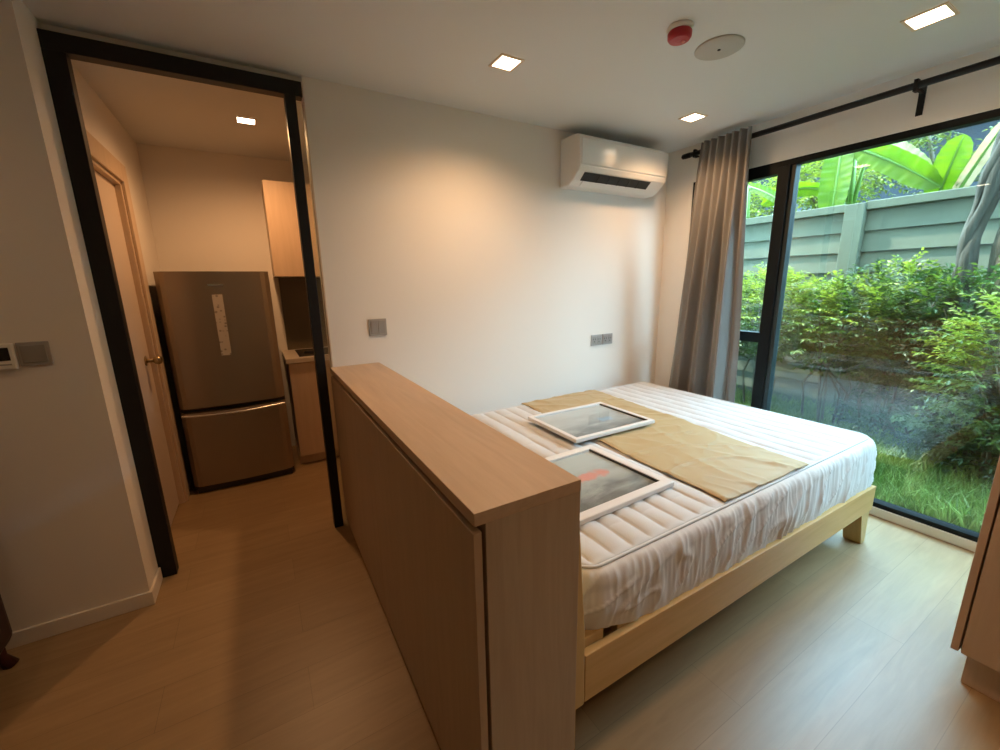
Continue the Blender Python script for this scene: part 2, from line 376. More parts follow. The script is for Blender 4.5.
# piping seam and gathered skirt
q = MB(); q.tube([(*round_rect(PERI * k / 240, -IN + .002)[:2], HT - .004) for k in range(241)], .0055, 8, cap=False); q.build('piping', M['quilt'], mat_o, smooth=True)
NT, NZ = 2000, 34
def skirt_pt(u, v):
    t = (u + .6) * PERI; x, y, nx, ny = round_rect(t)
    # profile: out of the seam, over the shoulder, then down
    if v < .3: a = v / .3 * PI / 2; base = -IN + IN * math.sin(a); zz = HT - .006 - .055 * (1 - math.cos(a))
    else: base = .010 * math.sin(PI * (v - .3) / .7); zz = None
    wob = noise.noise(Vector((t * 4.0, v * .9, 2.)))
    fine = (1 - abs(noise.noise(Vector((t * 22 + v * 1.2, v * .8, 4)))) * 4) * .0035 * math.exp(-v * 1.1) * min(1, v * 8) + .0016 * noise.noise(Vector((t * 60, v * 2, 14))) * min(1, v * 8)
    ph = 44 * t + 5.5 * wob + 2.6 * v * math.sin(t * 3.1)
    mid = .0075 * v ** .6 * max(0, math.sin(ph)) ** 2.2 * (.45 + .9 * abs(noise.noise(Vector((t * 2.3, 1, 8)))) * 1.6)
    r1 = 1 - abs(noise.noise(Vector((t * 7 + v * 2.5, v * 1.6, 21)))) * 7
    crease = .0065 * max(0, r1) ** 1.4 * min(1, v * 3)
    g = base + fine + mid + crease + .008 * v * noise.noise(Vector((t * 5, v * 2.5, 0)))
    kx = min(1, max(0, (x + mc.x - .80) / .35)); zlow = zb(x) - .002 - kx * (.068 - .012 * (x + mc.x - .7) / 2.1) + .010 * noise.noise(Vector((t * 2.2, 0, 9))) + .006 * noise.noise(Vector((t * 11, 0, 9)))
    if zz is None:
        k = (v - .3) / .7; zz = (HT - .061) * (1 - k) + zlow * k
    return (x + nx * g, y + ny * g, zz)
q = MB(); q.grid(skirt_pt, NT, NZ); o = q.build('gathered_skirt', M['skirt'], mat_o, smooth=True, fix=False)

# gold runner across the bed
ZR = MZ1 + .008
run = [(1.566, 2.400), (2.275, 2.400), (2.125, .815), (1.478, .822)]
def run_pt(u, v):
    a = Vector(run[0]).lerp(Vector(run[1]), u); b_ = Vector(run[3]).lerp(Vector(run[2]), u); p = b_.lerp(a, v)
    p.x += .012 * noise.noise(Vector((v * 6, u * 1.5, 3)))
    z = ZR
    X, Y = p.x, p.y
    # folds from having been stored: soft creases and ridges
    r1 = 1 - abs(noise.noise(Vector((X * 3.2 + Y * .6, Y * 1.3, 11)))) * 6
    r2 = 1 - abs(noise.noise(Vector((X * 2.0, Y * 4.2 + X * 1.6, 4)))) * 7
    e_ = min(u * .65, (1 - u) * .65, v * 1.6, (1 - v) * 1.6)
    if e_ < .02: z -= .006 * (1 - e_ / .02)
    r3 = 1 - abs(noise.noise(Vector((X * 7 - Y * 3, Y * 6 + X * 4, 17)))) * 6
    z += .007 * max(0, r1) ** 1.2 + .006 * max(0, r2) ** 1.2 + .003 * max(0, r3) + .003 * (1 + noise.noise(Vector((X * 6, Y * 6, 1))))
    return (p.x - 1.85, p.y - 1.6, z - ZR)
q = MB(); q.grid(run_pt, 110, 220); o = q.build('bed_runner', M['runner'], None, smooth=True, fix=False); o.location = (1.85, 1.6, ZR)
tag(o, 'creased gold satin runner laid across the white quilted mattress', 'bed runner')
sm = o.modifiers.new('thick', 'SOLIDIFY'); sm.thickness = .0025; sm.offset = -1

# framed pictures lying on the bed
def picture_mat(name, seed, blot, blot_c, light=(.50, .56, .54), darkc=(.10, .125, .125)):
    m = mat(name, (.3, .3, .3), .35); v = coords(m); b_ = m.node_tree.nodes['Principled BSDF']
    sx = N(m, 'ShaderNodeSeparateXYZ'); L(m, v, sx.inputs[0])
    v2 = coords(m, (3, 7, 1), loc=(seed, seed * 2, 0)); f = noise_tex(m, v2, 1.6, 7, .6, .4)
    a = N(m, 'ShaderNodeMath', operation='MULTIPLY_ADD'); a.inputs[1].default_value = 1.7; a.inputs[2].default_value = .1
    L(m, sx.outputs[1], a.inputs[0])
    s = N(m, 'ShaderNodeMath', operation='ADD'); L(m, a.outputs[0], s.inputs[0]); L(m, f, s.inputs[1])
    r = ramp(m, s.outputs[0], [(.28, darkc), (.46, tuple(.55 * x for x in light)), (.60, tuple(.8 * x for x in light)), (.85, light)])
    v3 = coords(m, (1 / blot[2], 1 / blot[3], 1), loc=(-blot[0] / blot[2], -blot[1] / blot[3], 0))
    nz = noise_tex(m, v, 16, 3)
    ln = N(m, 'ShaderNodeVectorMath', operation='LENGTH'); L(m, v3, ln.inputs[0])
    ad = N(m, 'ShaderNodeMath', operation='MULTIPLY_ADD'); ad.inputs[1].default_value = 1.6; ad.inputs[2].default_value = -.8; L(m, nz, ad.inputs[0])
    su = N(m, 'ShaderNodeMath', operation='ADD'); L(m, ln.outputs['Value'], su.inputs[0]); L(m, ad.outputs[0], su.inputs[1])
    k = ramp(m, su.outputs[0], [(.6, (1, 1, 1)), (1.05, (0, 0, 0))])
    mx = N(m, 'ShaderNodeMix', data_type='RGBA'); L(m, k.outputs[0], mx.inputs[0]); L(m, r.outputs[0], mx.inputs[6]); mx.inputs[7].default_value = (*blot_c, 1)
    L(m, mx.outputs[2], b_.inputs['Base Color']); return m
def picture(label, loc, rot, w, h, pm, fw=.034, tilt=(0, 0)):
    t = thing('framed_picture', label, 'picture', loc, rot, 'white framed pictures lying on the bed')
    t.rotation_euler = (tilt[0], tilt[1], rot)
    q = MB(); z1 = .022
    O = [(-w / 2, -h / 2), (w / 2, -h / 2), (w / 2, h / 2), (-w / 2, h / 2)]; I = [(x - math.copysign(fw, x), y - math.copysign(fw, y)) for x, y in O]
    vs = [(*p, 0) for p in O] + [(*p, z1) for p in O] + [(*p, z1) for p in I] + [(*p, 0) for p in I]
    fs = []
    for i in range(4):
        j = (i + 1) % 4; fs += [(i, j, 4 + j, 4 + i), (4 + i, 4 + j, 8 + j, 8 + i), (8 + i, 8 + j, 12 + j, 12 + i), (12 + i, 12 + j, j, i)]
    q.add(vs, fs); q.build('frame', M['white_frame'], t, .004)
    iw, ih = w / 2 - fw + .001, h / 2 - fw + .001
    q = MB(); q.box(-iw, iw, -ih, ih, .006, .009); q.build('picture_sheet', pm, t)
    q = MB(); q.box(iw - .006, iw - .001, -ih, ih, .009, .019); q.box(-iw + .001, iw - .006, -ih + .001, -ih + .006, .009, .012); q.build('inner_lip', M['lip'], t)
    q = MB(); q.box(-iw + .002, iw - .007, -ih + .007, ih - .002, .0125, .0145); q.build('glass', M['pic_glass'], t)
    return t
M['white_frame'] = mat('white gloss frame', (.72, .70, .68), .35)
M['lip'] = mat('dark inner lip', (.03, .03, .035), .5)
p1 = picture_mat('misty picture', 3.3, (.09, -.03, .07, .05), (.30, .46, .60))
p2 = picture_mat('misty picture with red', 8.1, (.06, .0, .12, .045), (.62, .22, .15), (.42, .48, .45), (.06, .075, .075))
picture('white framed misty grey picture with a small blue patch, lying partly on the gold runner', (1.662, 1.785, ZR + .019), math.radians(-1), .600, .465, p1, .028)
picture('white framed grey picture with a reddish blot, lying nearer to the low cabinet', (1.118, 1.250, MZ1 + .007), math.radians(1.5), .60, .50, p2, .042)

# ------------------------------------------------------------------ curtain and rod
XR_ = 3.062; ZROD = 2.405
rod = thing('curtain_rod', 'black curtain rod on brackets above the window', 'curtain rod', (XR_, 1.0, ZROD))
q = MB(); q.tube([(0, -1.75, 0), (0, 1.255, 0)], .017, 16); q.build('rod', M['black'], rod, smooth=True)
q = MB(); q.tube([(0, y - 1.0, 0) for y in (2.245, 2.25, 2.262, 2.29, 2.318, 2.325)], [.014, .018, .0195, .0195, .018, .012], 16); q.build('finial', M['black'], rod, smooth=True)
for yb in (.960, 2.21, -.55):
    q = MB(); q.box(W - .006 - XR_, W - XR_, yb - 1 - .014, yb - 1 + .014, -.125, .03)
    q.box(-.006, W - .006 - XR_, yb - 1 - .006, yb - 1 + .006, -.022, -.012); q.box(-.02, .02, yb - 1 - .008, yb - 1 + .008, -.03, -.0125); q.box(-.02, -.0145, yb - 1 - .008, yb - 1 + .008, -.0125, .02); q.box(-.02, .012, yb - 1 - .008, yb - 1 + .008, .0145, .026)
    q.build('bracket', M['black'], rod, .001)
def cur_pt(u, v):
    # u across, v down
    z = 2.455 - v * 2.44
    yl = 2.135 + .20 * v; yr = 1.765 - .075 * v ** 1.2
    y = yl + (yr - yl) * u
    b_ = min(1, max(0, (v - .04) / .5)); b_ = b_ * b_ * (3 - 2 * b_)
    n_ = noise.noise(Vector((u * 3, v * 1.0, 0)))
    top = math.sin(2 * PI * 7 * u + .6 * n_); low = math.sin(2 * PI * 3.2 * u + 1.2 + 1.4 * n_) + .35 * math.sin(2 * PI * 7 * u + v)
    x = 3.021 - .012 * v + .022 * top * (1 - b_) + .052 * low * b_ + .008 * noise.noise(Vector((u * 9, v * 4, 6)))
    y += .012 * math.cos(2 * PI * 3.2 * u) * b_
    if v < .06: x = min(x, 3.040)
    return (min(x, 3.135) - 3.05, y - 1.98, z)
q = MB(); q.grid(cur_pt, 260, 110); o = q.build('curtain', M['curtain'], None, smooth=True, fix=False); o.location = (3.05, 1.98, 0)
tag(o, 'floor length taupe curtain bunched at the corner side of the window', 'curtain')
sm = o.modifiers.new('thick', 'SOLIDIFY'); sm.thickness = .003; sm.offset = 0

# ------------------------------------------------------------------ air conditioner
AX0, AX1 = 2.000, 2.880
ac = thing('air_conditioner', 'white split air conditioner high on the back wall', 'air conditioner', ((AX0 + AX1) / 2, D, 2.115))
def acp(poly, x0, x1, name, mt, bevel=.0, parent=None, seg=3):
    q = MB(); q.prism([(-d_, z - 2.115) for d_, z in poly], 0, x0 - ac.location.x, x1 - ac.location.x); return q.build(name, mt, parent or ac, bevel, seg=seg)
acp([(.001, 2.440), (.185, 2.432), (.212, 2.405), (.216, 2.225), (.205, 2.198), (.150, 2.148), (.10, 2.120), (.001, 2.118)], AX0, AX1, 'body', M['white_plastic'], .010)
acp([(.213, 2.400), (.221, 2.398), (.224, 2.240), (.216, 2.232)], AX0 + .012, AX1 - .012, 'front_panel', M['ac_gloss'], .003)
acp([(.197, 2.193), (.203, 2.190), (.155, 2.146), (.149, 2.149)], AX0 + .06, AX1 - .16, 'air_outlet', M['dark_slot'], 0)
acp([(.150, 2.148), (.157, 2.144), (.118, 2.122), (.110, 2.124)], AX0 + .085, AX1 - .13, 'louvre', M['white_plastic'], .001)
for i in range(5):
    x = AX0 + .2 + i * .10; acp([(.20, 2.190), (.2045, 2.187), (.157, 2.143), (.153, 2.147)], x, x + .006, 'vane', M['dark'], 0)

# ------------------------------------------------------------------ wall plates
def plate(name, label, cat, x, z, y, w, h, gangs, group=None, sockets=False, rock=True):
    t = thing(name, label, cat, (x, y, z), 0, group)
    q = MB(); q.box(-w / 2, w / 2, -.009, -.0005, -h / 2, h / 2); q.build('plate', M['grey_plate'], t, .002)
    gw = (w - .016) / gangs
    for i in range(gangs):
        x0 = -w / 2 + .008 + i * gw
        if sockets:
            q = MB(); q.box(x0 + .004, x0 + gw - .004, -.011, -.009, -h / 2 + .012, h / 2 - .012); f_ = q.build('socket', M['grey_rocker'], t, .001)
            q = MB(); xc = x0 + gw / 2
            q.box(xc - .013, xc - .009, -.0116, -.011, .002, .014); q.box(xc + .009, xc + .013, -.0116, -.011, .002, .014); q.box(xc - .004, xc + .004, -.0116, -.011, -.016, -.009)
            q.build('pin_holes', M['dark'], f_)
        else:
            q = MB(); q.box(x0 + .002, x0 + gw - .002, -.012, -.009, -h / 2 + .012, h / 2 - .012); q.build('rocker', M['grey_rocker'], t, .0015)
    return t
plate('light_switch', 'grey light switch on the back wall above the low cabinet', 'switch', .621, 1.212, D, .105, .10, 2)
plate('wall_socket', 'left grey wall socket of the pair above the bed', 'socket', 2.398, .985, D, .115, .088, 2, 'grey sockets above the bed', True)
plate('wall_socket', 'right grey wall socket of the pair above the bed, nearer the curtain', 'socket', 2.520, .985, D, .115, .088, 2, 'grey sockets above the bed', True)
plate('light_switch', 'grey light switch on the left wall beside the thermostat', 'switch', -.768, 1.222, YL, .090, .092, 1)
t = thing('thermostat', 'white thermostat with a dark screen at the left edge', 'thermostat', (-.875, YL, 1.215))
q = MB(); q.box(-.056, .056, -.02, .0005, -.046, .052); q.build('case', M['white_plastic'], t, .004)
q = MB(); q.box(-.046, .045, -.022, -.0195, -.012, .038); q.build('screen', M['screen'], t, .001)
q = MB(); q.box(-.046, .045, -.0215, -.0195, -.030, -.024); q.build('button_strip', M['grey_plate'], t, .0005)

# ------------------------------------------------------------------ ceiling fittings
LK = 39.0
def downlight(label, x, y, r=.052, power=LK, group='square downlights in the ceiling', col=(1, .60, .31), spread=155):
    t = thing('downlight', label, 'ceiling light', (x, y, H), 0, group)
    q = MB(); o_ = r + .012; i_ = r
    q.add([(-o_, -o_, -.0005), (o_, -o_, -.0005), (o_, o_, -.0005), (-o_, o_, -.0005), (-o_, -o_, -.005), (o_, -o_, -.005), (o_, o_, -.005), (-o_, o_, -.005), (-i_, -i_, -.005), (i_, -i_, -.005), (i_, i_, -.005), (-i_, i_, -.005), (-i_, -i_, -.0005), (i_, -i_, -.0005), (i_, i_, -.0005), (-i_, i_, -.0005)],
          [(a, (a + 1) % 4, 4 + (a + 1) % 4, 4 + a) for a in range(4)] + [(4 + a, 4 + (a + 1) % 4, 8 + (a + 1) % 4, 8 + a) for a in range(4)] + [(8 + a, 8 + (a + 1) % 4, 12 + (a + 1) % 4, 12 + a) for a in range(4)])
    q.build('trim_ring', M['trim_ring'], t)
    q = MB(); q.box(-i_, i_, -i_, i_, -.003, -.001); q.build('diffuser', M['lamp'], t)
    ld = bpy.data.lights.new('lamp', 'SPOT'); ld.energy = power; ld.color = col; ld.spot_size = math.radians(spread); ld.spot_blend = 1; ld.shadow_soft_size = .045
    lo = bpy.data.objects.new('lamp', ld); lo.location = (0, 0, -.012 - .045); link(lo, t)
    return t
M['trim_ring'] = mat('warm lamp trim', (.75, .62, .48), .4)
downlight('square warm downlight above the low cabinet', 1.195, 1.935, power=LK)
downlight('square warm downlight near the curtain rod corner, beside the air conditioner', 2.635, 1.940, power=LK * .8)
downlight('square warm downlight nearest the window at the photo top right', 2.560, .800, .06, power=LK * .5)
downlight('square warm downlight in the passage ceiling', .094, 3.31, .048, power=38, col=(1, .52, .22), spread=172)
downlight('added unseen fill lamp above the left part of the room', -1.25, 1.62, power=LK * .14, col=(1, .52, .24))  # no fitting known here; added to brighten the left wall
downlight('added unseen fill lamp above the near end of the low cabinet', 1.195, .70, power=LK * .5)  # added fill for the head end of the mattress
downlight('added unseen fill lamp behind the viewer, left of the wardrobe', 1.195, -.40, power=LK * .38)  # extra lamp, added as front fill on the cabinet end and bed side
downlight('added unseen fill lamp behind the viewer, right by the wardrobe', 1.80, -1.30, power=LK * .12)  # weak second fill from behind, added without a known fitting
t = thing('fire_alarm', 'red round fire alarm on the ceiling beside the speaker disc', 'fire alarm', (1.700, 1.346, H))
q = MB(); q.lathe([(.052, .0005), (.054, -.004), (.050, -.016)]); q.build('base', M['white_plastic'], t, smooth=True)
q = MB(); q.lathe([(.046, -.016), (.049, -.022), (.048, -.040), (.040, -.050), (.012, -.053)]); q.build('cap', M['red'], t, smooth=False, bevel=.002)
q = MB(); q.lathe([(.009, -.053), (.009, -.057), (.004, -.059)], (.012, -.01, 0), 16); q.build('lens', mat('pink lens', (.75, .30, .30), .15), t, smooth=True)
t = thing('ceiling_speaker', 'flat grey round ceiling speaker with a dark centre dot', 'speaker', (1.995, 1.358, H))
q = MB(); q.lathe([(.104, -.0005), (.104, -.005), (.098, -.0085), (.05, -.0095), (.008, -.0098)], n=48); q.build('grille', M['speaker'], t, smooth=True)
q = MB(); q.lathe([(.007, -.0098), (.007, -.013), (.003, -.014)], n=16); q.build('centre_dot', M['dark'], t)

# ------------------------------------------------------------------ fridge
FX0, FX1, FY0, FY1 = -.548, .108, 3.485, 4.08
fg = thing('refrigerator', 'tall brushed steel fridge with bottom freezer at the end of the passage', 'refrigerator', ((FX0 + FX1) / 2, FY0, 0))
fc = fg.location
q = MB(); q.box(FX0 - fc.x, FX1 - fc.x, .045, FY1 - fc.y, .02, 1.565); q.build('cabinet', M['fridge_side'], fg, .005)
def curved_door(name, z0, z1, depth=.05, parent=fg, dip=0):
    q = MB(); n = 24; w = FX1 - FX0; prof = []
    for i in range(n + 1):
        u = i / n; x = -w / 2 + w * u; e = .022 * (1 - (2 * u - 1) ** 2) ; edge = .030 * (max(0, abs(2 * u - 1) - .86) / .14) ** 2
        prof.append((x, -e - .0 + edge * 1.0))
    def ring(z, k=1): return [(x, y, z) for x, y in prof] + [(w / 2, depth - .012, z), (-w / 2, depth - .012, z)]
    zs = [z0, z0 + .004, z1 - .004, z1]; vs = []
    for j, z in enumerate(zs):
        for i, (x, y, _) in enumerate(ring(z)):
            zz = z
            if dip and z > (z0 + z1) / 2 and i <= n: zz = z - dip * (1 - (2 * i / n - 1) ** 2)
            vs.append((x, y, zz))
    m_ = n + 3; fs = [(j * m_ + k, j * m_ + (k + 1) % m_, (j + 1) * m_ + (k + 1) % m_, (j + 1) * m_ + k) for j in range(3) for k in range(m_)]
    fs += [tuple(range(m_))[::-1], tuple(range(3 * m_, 4 * m_))]
    q.add(vs, fs); return q.build(name, M['fridge'], parent, .002)
up = curved_door('upper_door', .640, 1.575)
lo_ = curved_door('freezer_door', .055, .612, dip=.012)
q = MB(); q.grid(lambda u, v: ((2 * u - 1) * .32, -.024 + .024 * (2 * u - 1) ** 2 - .002 - .006 * math.sin(PI * v), .598 - .012 * (1 - (2 * u - 1) ** 2) - .016 * v), 25, 6); q.build('grip_edge', M['steel'], lo_, smooth=True)
q = MB(); q.box(-.31, .31, .01, .05, .0, .05); q.build('kick_plate', M['dark'], fg, .002)
m = mat('white sticker', (.62, .57, .50), .5); v = coords(m, (26, 1, 30)); vt = N(m, 'ShaderNodeTexVoronoi'); L(m, v, vt.inputs['Vector']); vt.inputs['Scale'].default_value = 1.3
r = ramp(m, vt.outputs['Distance'], [(.20, (.34, .31, .27)), (.32, (.64, .60, .54))]); L(m, r.outputs[0], m.node_tree.nodes['Principled BSDF'].inputs['Base Color']); M['sticker'] = m
q = MB(); q.box(-.030, .030, -.0245, -.0215, 1.0, 1.42); o = q.build('sticker', M['sticker'], up); o.location = (-.0, 0, 0)
o['label'] = 'white upright sticker strip'
q = MB(); q.box(.0 - .045, .045, -.0235, -.0215, 1.478, 1.49); q.build('badge', M['steel'], up)

# ------------------------------------------------------------------ kitchenette behind the fridge
kb = thing('kitchen_base_cabinet', 'pale kitchen base cabinet with stone top right of the fridge', 'cabinet', (.87, 3.60, 0))
kc = kb.location
def kk(name, mt, x0, x1, y0, y1, z0, z1, bevel=.002, org=kb): 
    c = org.location; q = MB(); q.box(x0 - c.x, x1 - c.x, y0 - c.y, y1 - c.y, z0 - c.z, z1 - c.z); return q.build(name, mt, org, bevel)
kk('body', M['cab'], .165, 1.59, 3.622, YC - .012, .08, .872); kk('plinth', M['cab'], .16, 1.59, 3.66, 4.1, 0, .079)
for i in range(3): kk('door', M['cab'], .165 + i * .475, .165 + i * .475 + .472, 3.602, 3.6205, .085, .868)
kk('countertop', M['counter'], .150, 1.592, 3.585, YC - .012, .873, .91)
ku = thing('kitchen_wall_cabinet', 'pale oak wall cabinet hanging right of the fridge', 'cabinet', (.87, 3.82, 1.54))
kk('body', M['cab'], .160, 1.59, 3.832, YC - .003, 1.545, 2.262, org=ku)
for i in range(4): kk('door', M['cab'], .160 + i * .357, .160 + i * .357 + .354, 3.812, 3.830, 1.545, 2.262, org=ku)
b = MB(); b.box(.20, 1.59, YC - .010, YC - .0005, .911, 1.544); struct('trim_2', b, M['splash'])
t = thing('cooking_hob', 'dark built in hob on the kitchen counter', 'hob', (.50, 3.85, .910))
q = MB(); q.box(-.25, .25, -.2, .2, .0005, .008); q.build('plate', M['screen'], t, .002)
for x in (-.12, .12):
    q = MB(); q.lathe([(.075, .008), (.075, .012), (.05, .014)], (x, 0, 0)); q.build('burner', M['dark'], t)

# ------------------------------------------------------------------ wardrobe at the right edge
wd = thing('wardrobe', 'tall brown laminate wardrobe at the right edge of the room', 'wardrobe', (2.32, -.45, 0))
kk('side_panel', M['wardrobe'], 2.012, 2.62, .240, .260, .135, 2.34, org=wd)
kk('carcass', M['wardrobe'], 2.032, 2.62, -1.2, .2385, .135, 2.34, org=wd)
for i in range(2): kk('door', M['wardrobe'], 2.012, 2.0305, .236 - .716 * (i + 1), .234 - .716 * i, .135, 2.34, org=wd)
kk('plinth', M['wardrobe'], 2.05, 2.60, -1.19, .222, 0, .134, org=wd)

# ------------------------------------------------------------------ armchair at the left edge
ar = thing('armchair', 'dark red armchair, only its edge showing at the far left by the wall', 'armchair', (-1.317, 1.955, 0))
q = MB(); q.box(-.28, .28, -.27, .25, .10, .40); q.build('seat', M['maroon'], ar, .05, seg=5)
q = MB(); q.box(.19, .325, -.28, .26, .095, .60); q.build('armrest', M['maroon'], ar, .05, seg=5)
q = MB(); q.box(-.325, -.19, -.28, .26, .095, .60); q.build('armrest', M['maroon'], ar, .05, seg=5)
q = MB(); q.box(-.28, .28, .17, .32, .12, .85); q.build('backrest', M['maroon'], ar, .05, seg=5)
for x in (-.27, .27):
    for y in (-.23, .22):
        q = MB(); q.tube([(x, y, .115), (x * 1.02, y, .05), (x * 1.09, y * 1.02, .0)], [.022, .018, .024], 12); q.build('leg', M['red_wood'], ar, smooth=True)

# ------------------------------------------------------------------ garden
ZG = -.10
b = MB(); b.box(W + .10, 16, -9, 14, ZG - .3, ZG); struct('ground', b, M['soil'])
# unseen wall mass above the room, added to shade the garden by the window
b = MB(); b.box(W - .10, W + .14, -6, 9, H + .15, 6.0); struct('wall_sun_shade', b, M['facade'])
b = MB(); b.box(W + .02, W + .14, D + .12, 9, -.3, H + .15); b.box(W + .02, W + .14, -6, YR - T, -.3, H + .15); struct('wall_outside', b, M['facade'])
def grass_mesh(nb, region, hmin, hmax, seed):
    rnd = random.Random(seed); q = MB()
    for i in range(nb):
        x = rnd.uniform(region[0], region[1]); y = rnd.uniform(region[2], region[3])
        dens = .5 + .5 * noise.noise(Vector((x * 1.6, y * 1.6, 0)))
        if rnd.random() > .45 + dens * .7: continue
        h = rnd.uniform(hmin, hmax) * (.6 + .9 * dens); a = rnd.uniform(0, 2 * PI); w = rnd.uniform(.003, .006)
        lean = rnd.uniform(.1, .75) * h; la = rnd.uniform(0, 2 * PI)
        dx, dy = math.cos(a) * w, math.sin(a) * w; lx, ly = math.cos(la) * lean, math.sin(la) * lean
        q.add([(x - dx, y - dy, ZG), (x + dx, y + dy, ZG), (x + dx * .8 + lx * .35, y + dy * .8 + ly * .35, ZG + h * .6), (x - dx * .8 + lx * .35, y - dy * .8 + ly * .35, ZG + h * .6), (x + lx, y + ly, ZG + h)],
              [(0, 1, 2, 3), (3, 2, 4)])
    return q
o = grass_mesh(52000, (W + .36, 5.35, -.6, 4.2), .07, .21, 3).build('lawn', M['grass'], None, fix=False)
tag(o, 'long green lawn grass between the window and the hedge', 'grass', kind='stuff')

# fence of painted concrete boards
XF = 5.50
fn = thing('garden_fence', 'grey green concrete board fence behind the hedge', 'fence', (XF, 2.0, ZG))
fpost = [-4.9, -2.55, -.25, 2.03, 4.33, 6.6]
def fb(name, x0, x1, y0, y1, z0, z1, bevel=.006):
    q = MB(); q.box(x0 - XF, x1 - XF, y0 - 2, y1 - 2, z0 - ZG, z1 - ZG); return q.build(name, M['fence'], fn, bevel)
for y in fpost: fb('post', XF - .06, XF + .09, y - .085, y + .085, ZG, 2.19)
for a, c_ in zip(fpost[:-1], fpost[1:]):
    fb('cap_rail', XF - .035, XF + .07, a + .086, c_ - .086, 2.12, 2.20)
    for k in range(11):
        z1 = 2.119 - k * .206; q = MB(); ya, yb_ = a + .086 - 2, c_ - .086 - 2
        q.prism([(.0, z1 - .204 - ZG), (.05, z1 - .204 - ZG), (.05, z1 - ZG), (.030, z1 - ZG), (.022, z1 - .03 - ZG)], 1, ya, yb_)
        q.build('board', M['fence'], fn, .003)

# shrubs
def leaf(q, p, d, nrm, ln, wd, fold=.25, mi=0):
    s_ = d.cross(nrm)
    if s_.length < 1e-4: s_ = d.orthogonal()
    s_.normalize(); n2 = s_.cross(d).normalized()
    m0 = p + d * ln * .45 - n2 * ln * .02; tip = p + d * ln - n2 * ln * .12
    q.add([p, m0 + s_ * wd / 2 + n2 * wd * fold, tip, m0 - s_ * wd / 2 + n2 * wd * fold, m0], [(0, 4, 2, 1), (0, 3, 2, 4)], mi)
def shrub(label, x, y, rx, ry, z0, z1, twigs, seed, mats, leaf_len=.050, young=.4, group='leafy shrubs of the hedge', name='shrub'):
    rnd = random.Random(seed); t = thing(name, label, 'shrub', (x, y, ZG), 0, group)
    fol = MB(); st = MB(); zc = (z0 + z1) / 2 - ZG; rz = (z1 - z0) / 2
    for k in range(7):
        a = rnd.uniform(0, 2 * PI); r_ = rnd.uniform(.2, .8); bx, by = rnd.uniform(-.12, .12), rnd.uniform(-.12, .12)
        ex, ey, ez = math.cos(a) * rx * r_, math.sin(a) * ry * r_, zc + rnd.uniform(-.1, .6) * rz
        st.tube([(bx, by, 0), (bx * 1.5 + ex * .2, by * 1.5 + ey * .2, ez * .4), (ex * .6, ey * .6, ez * .75), (ex, ey, ez)], [.013, .011, .008, .004], 6)
    for k in range(int(twigs * 1.45)):
        while True:
            v = Vector((rnd.uniform(-1, 1), rnd.uniform(-1, 1), rnd.uniform(-1, 1)))
            if .1 < v.length <= 1: break
        v = v.normalized() * (v.length ** .45)
        lump = 1 + .30 * noise.noise(Vector((v.x * 1.9 + seed, v.y * 1.9, v.z * 1.9)))
        p = Vector((v.x * rx * lump, v.y * ry * lump, zc + v.z * rz * lump))
        out = Vector((v.x + rnd.uniform(-.5, .5), v.y + rnd.uniform(-.5, .5), .35 * v.z + rnd.uniform(-.1, .5))).normalized()
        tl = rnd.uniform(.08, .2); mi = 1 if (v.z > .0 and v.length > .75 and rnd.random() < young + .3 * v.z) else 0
        nl = rnd.randint(8, 12); side = out.cross(Vector((0, 0, 1))).normalized() if abs(out.z) < .98 else Vector((1, 0, 0)); upv = side.cross(out)
        for j in range(nl):
            b_ = p + out * tl * (j / nl); sg = 1 if j % 2 else -1
            d = (out * rnd.uniform(.4, .9) + side * sg * rnd.uniform(.5, 1) + upv * rnd.uniform(-.35, .35) - Vector((0, 0, rnd.uniform(.05, .35)))).normalized()
            l_ = leaf_len * rnd.uniform(.7, 1.3); leaf(fol, b_, d, upv + Vector((rnd.uniform(-.3, .3), rnd.uniform(-.3, .3), 0)), l_, l_ * .42, .2, mi)
    fol.build('foliage', mats, t, fix=False); st.build('stems', M['stem'], t, smooth=True)
    return t
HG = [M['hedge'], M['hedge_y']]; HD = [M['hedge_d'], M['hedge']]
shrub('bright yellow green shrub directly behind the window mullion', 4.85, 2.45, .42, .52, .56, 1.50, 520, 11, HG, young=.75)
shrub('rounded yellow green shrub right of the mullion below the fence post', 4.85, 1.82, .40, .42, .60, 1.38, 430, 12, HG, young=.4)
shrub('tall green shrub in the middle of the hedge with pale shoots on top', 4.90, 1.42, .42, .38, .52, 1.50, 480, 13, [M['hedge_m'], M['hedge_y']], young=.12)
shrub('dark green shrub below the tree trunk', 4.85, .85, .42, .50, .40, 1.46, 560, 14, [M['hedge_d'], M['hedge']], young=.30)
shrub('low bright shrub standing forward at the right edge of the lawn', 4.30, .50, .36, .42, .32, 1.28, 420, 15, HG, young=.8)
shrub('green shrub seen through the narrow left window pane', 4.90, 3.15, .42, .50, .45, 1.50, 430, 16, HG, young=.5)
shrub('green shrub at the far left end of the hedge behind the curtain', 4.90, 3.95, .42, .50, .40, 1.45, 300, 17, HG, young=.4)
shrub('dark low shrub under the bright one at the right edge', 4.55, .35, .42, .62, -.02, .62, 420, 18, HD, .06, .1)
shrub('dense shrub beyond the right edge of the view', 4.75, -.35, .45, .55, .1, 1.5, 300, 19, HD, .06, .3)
shrub('small dark plant at the foot of the hedge', 4.95, 1.25, .30, .35, -.05, .45, 150, 20, HD, .06, .1)

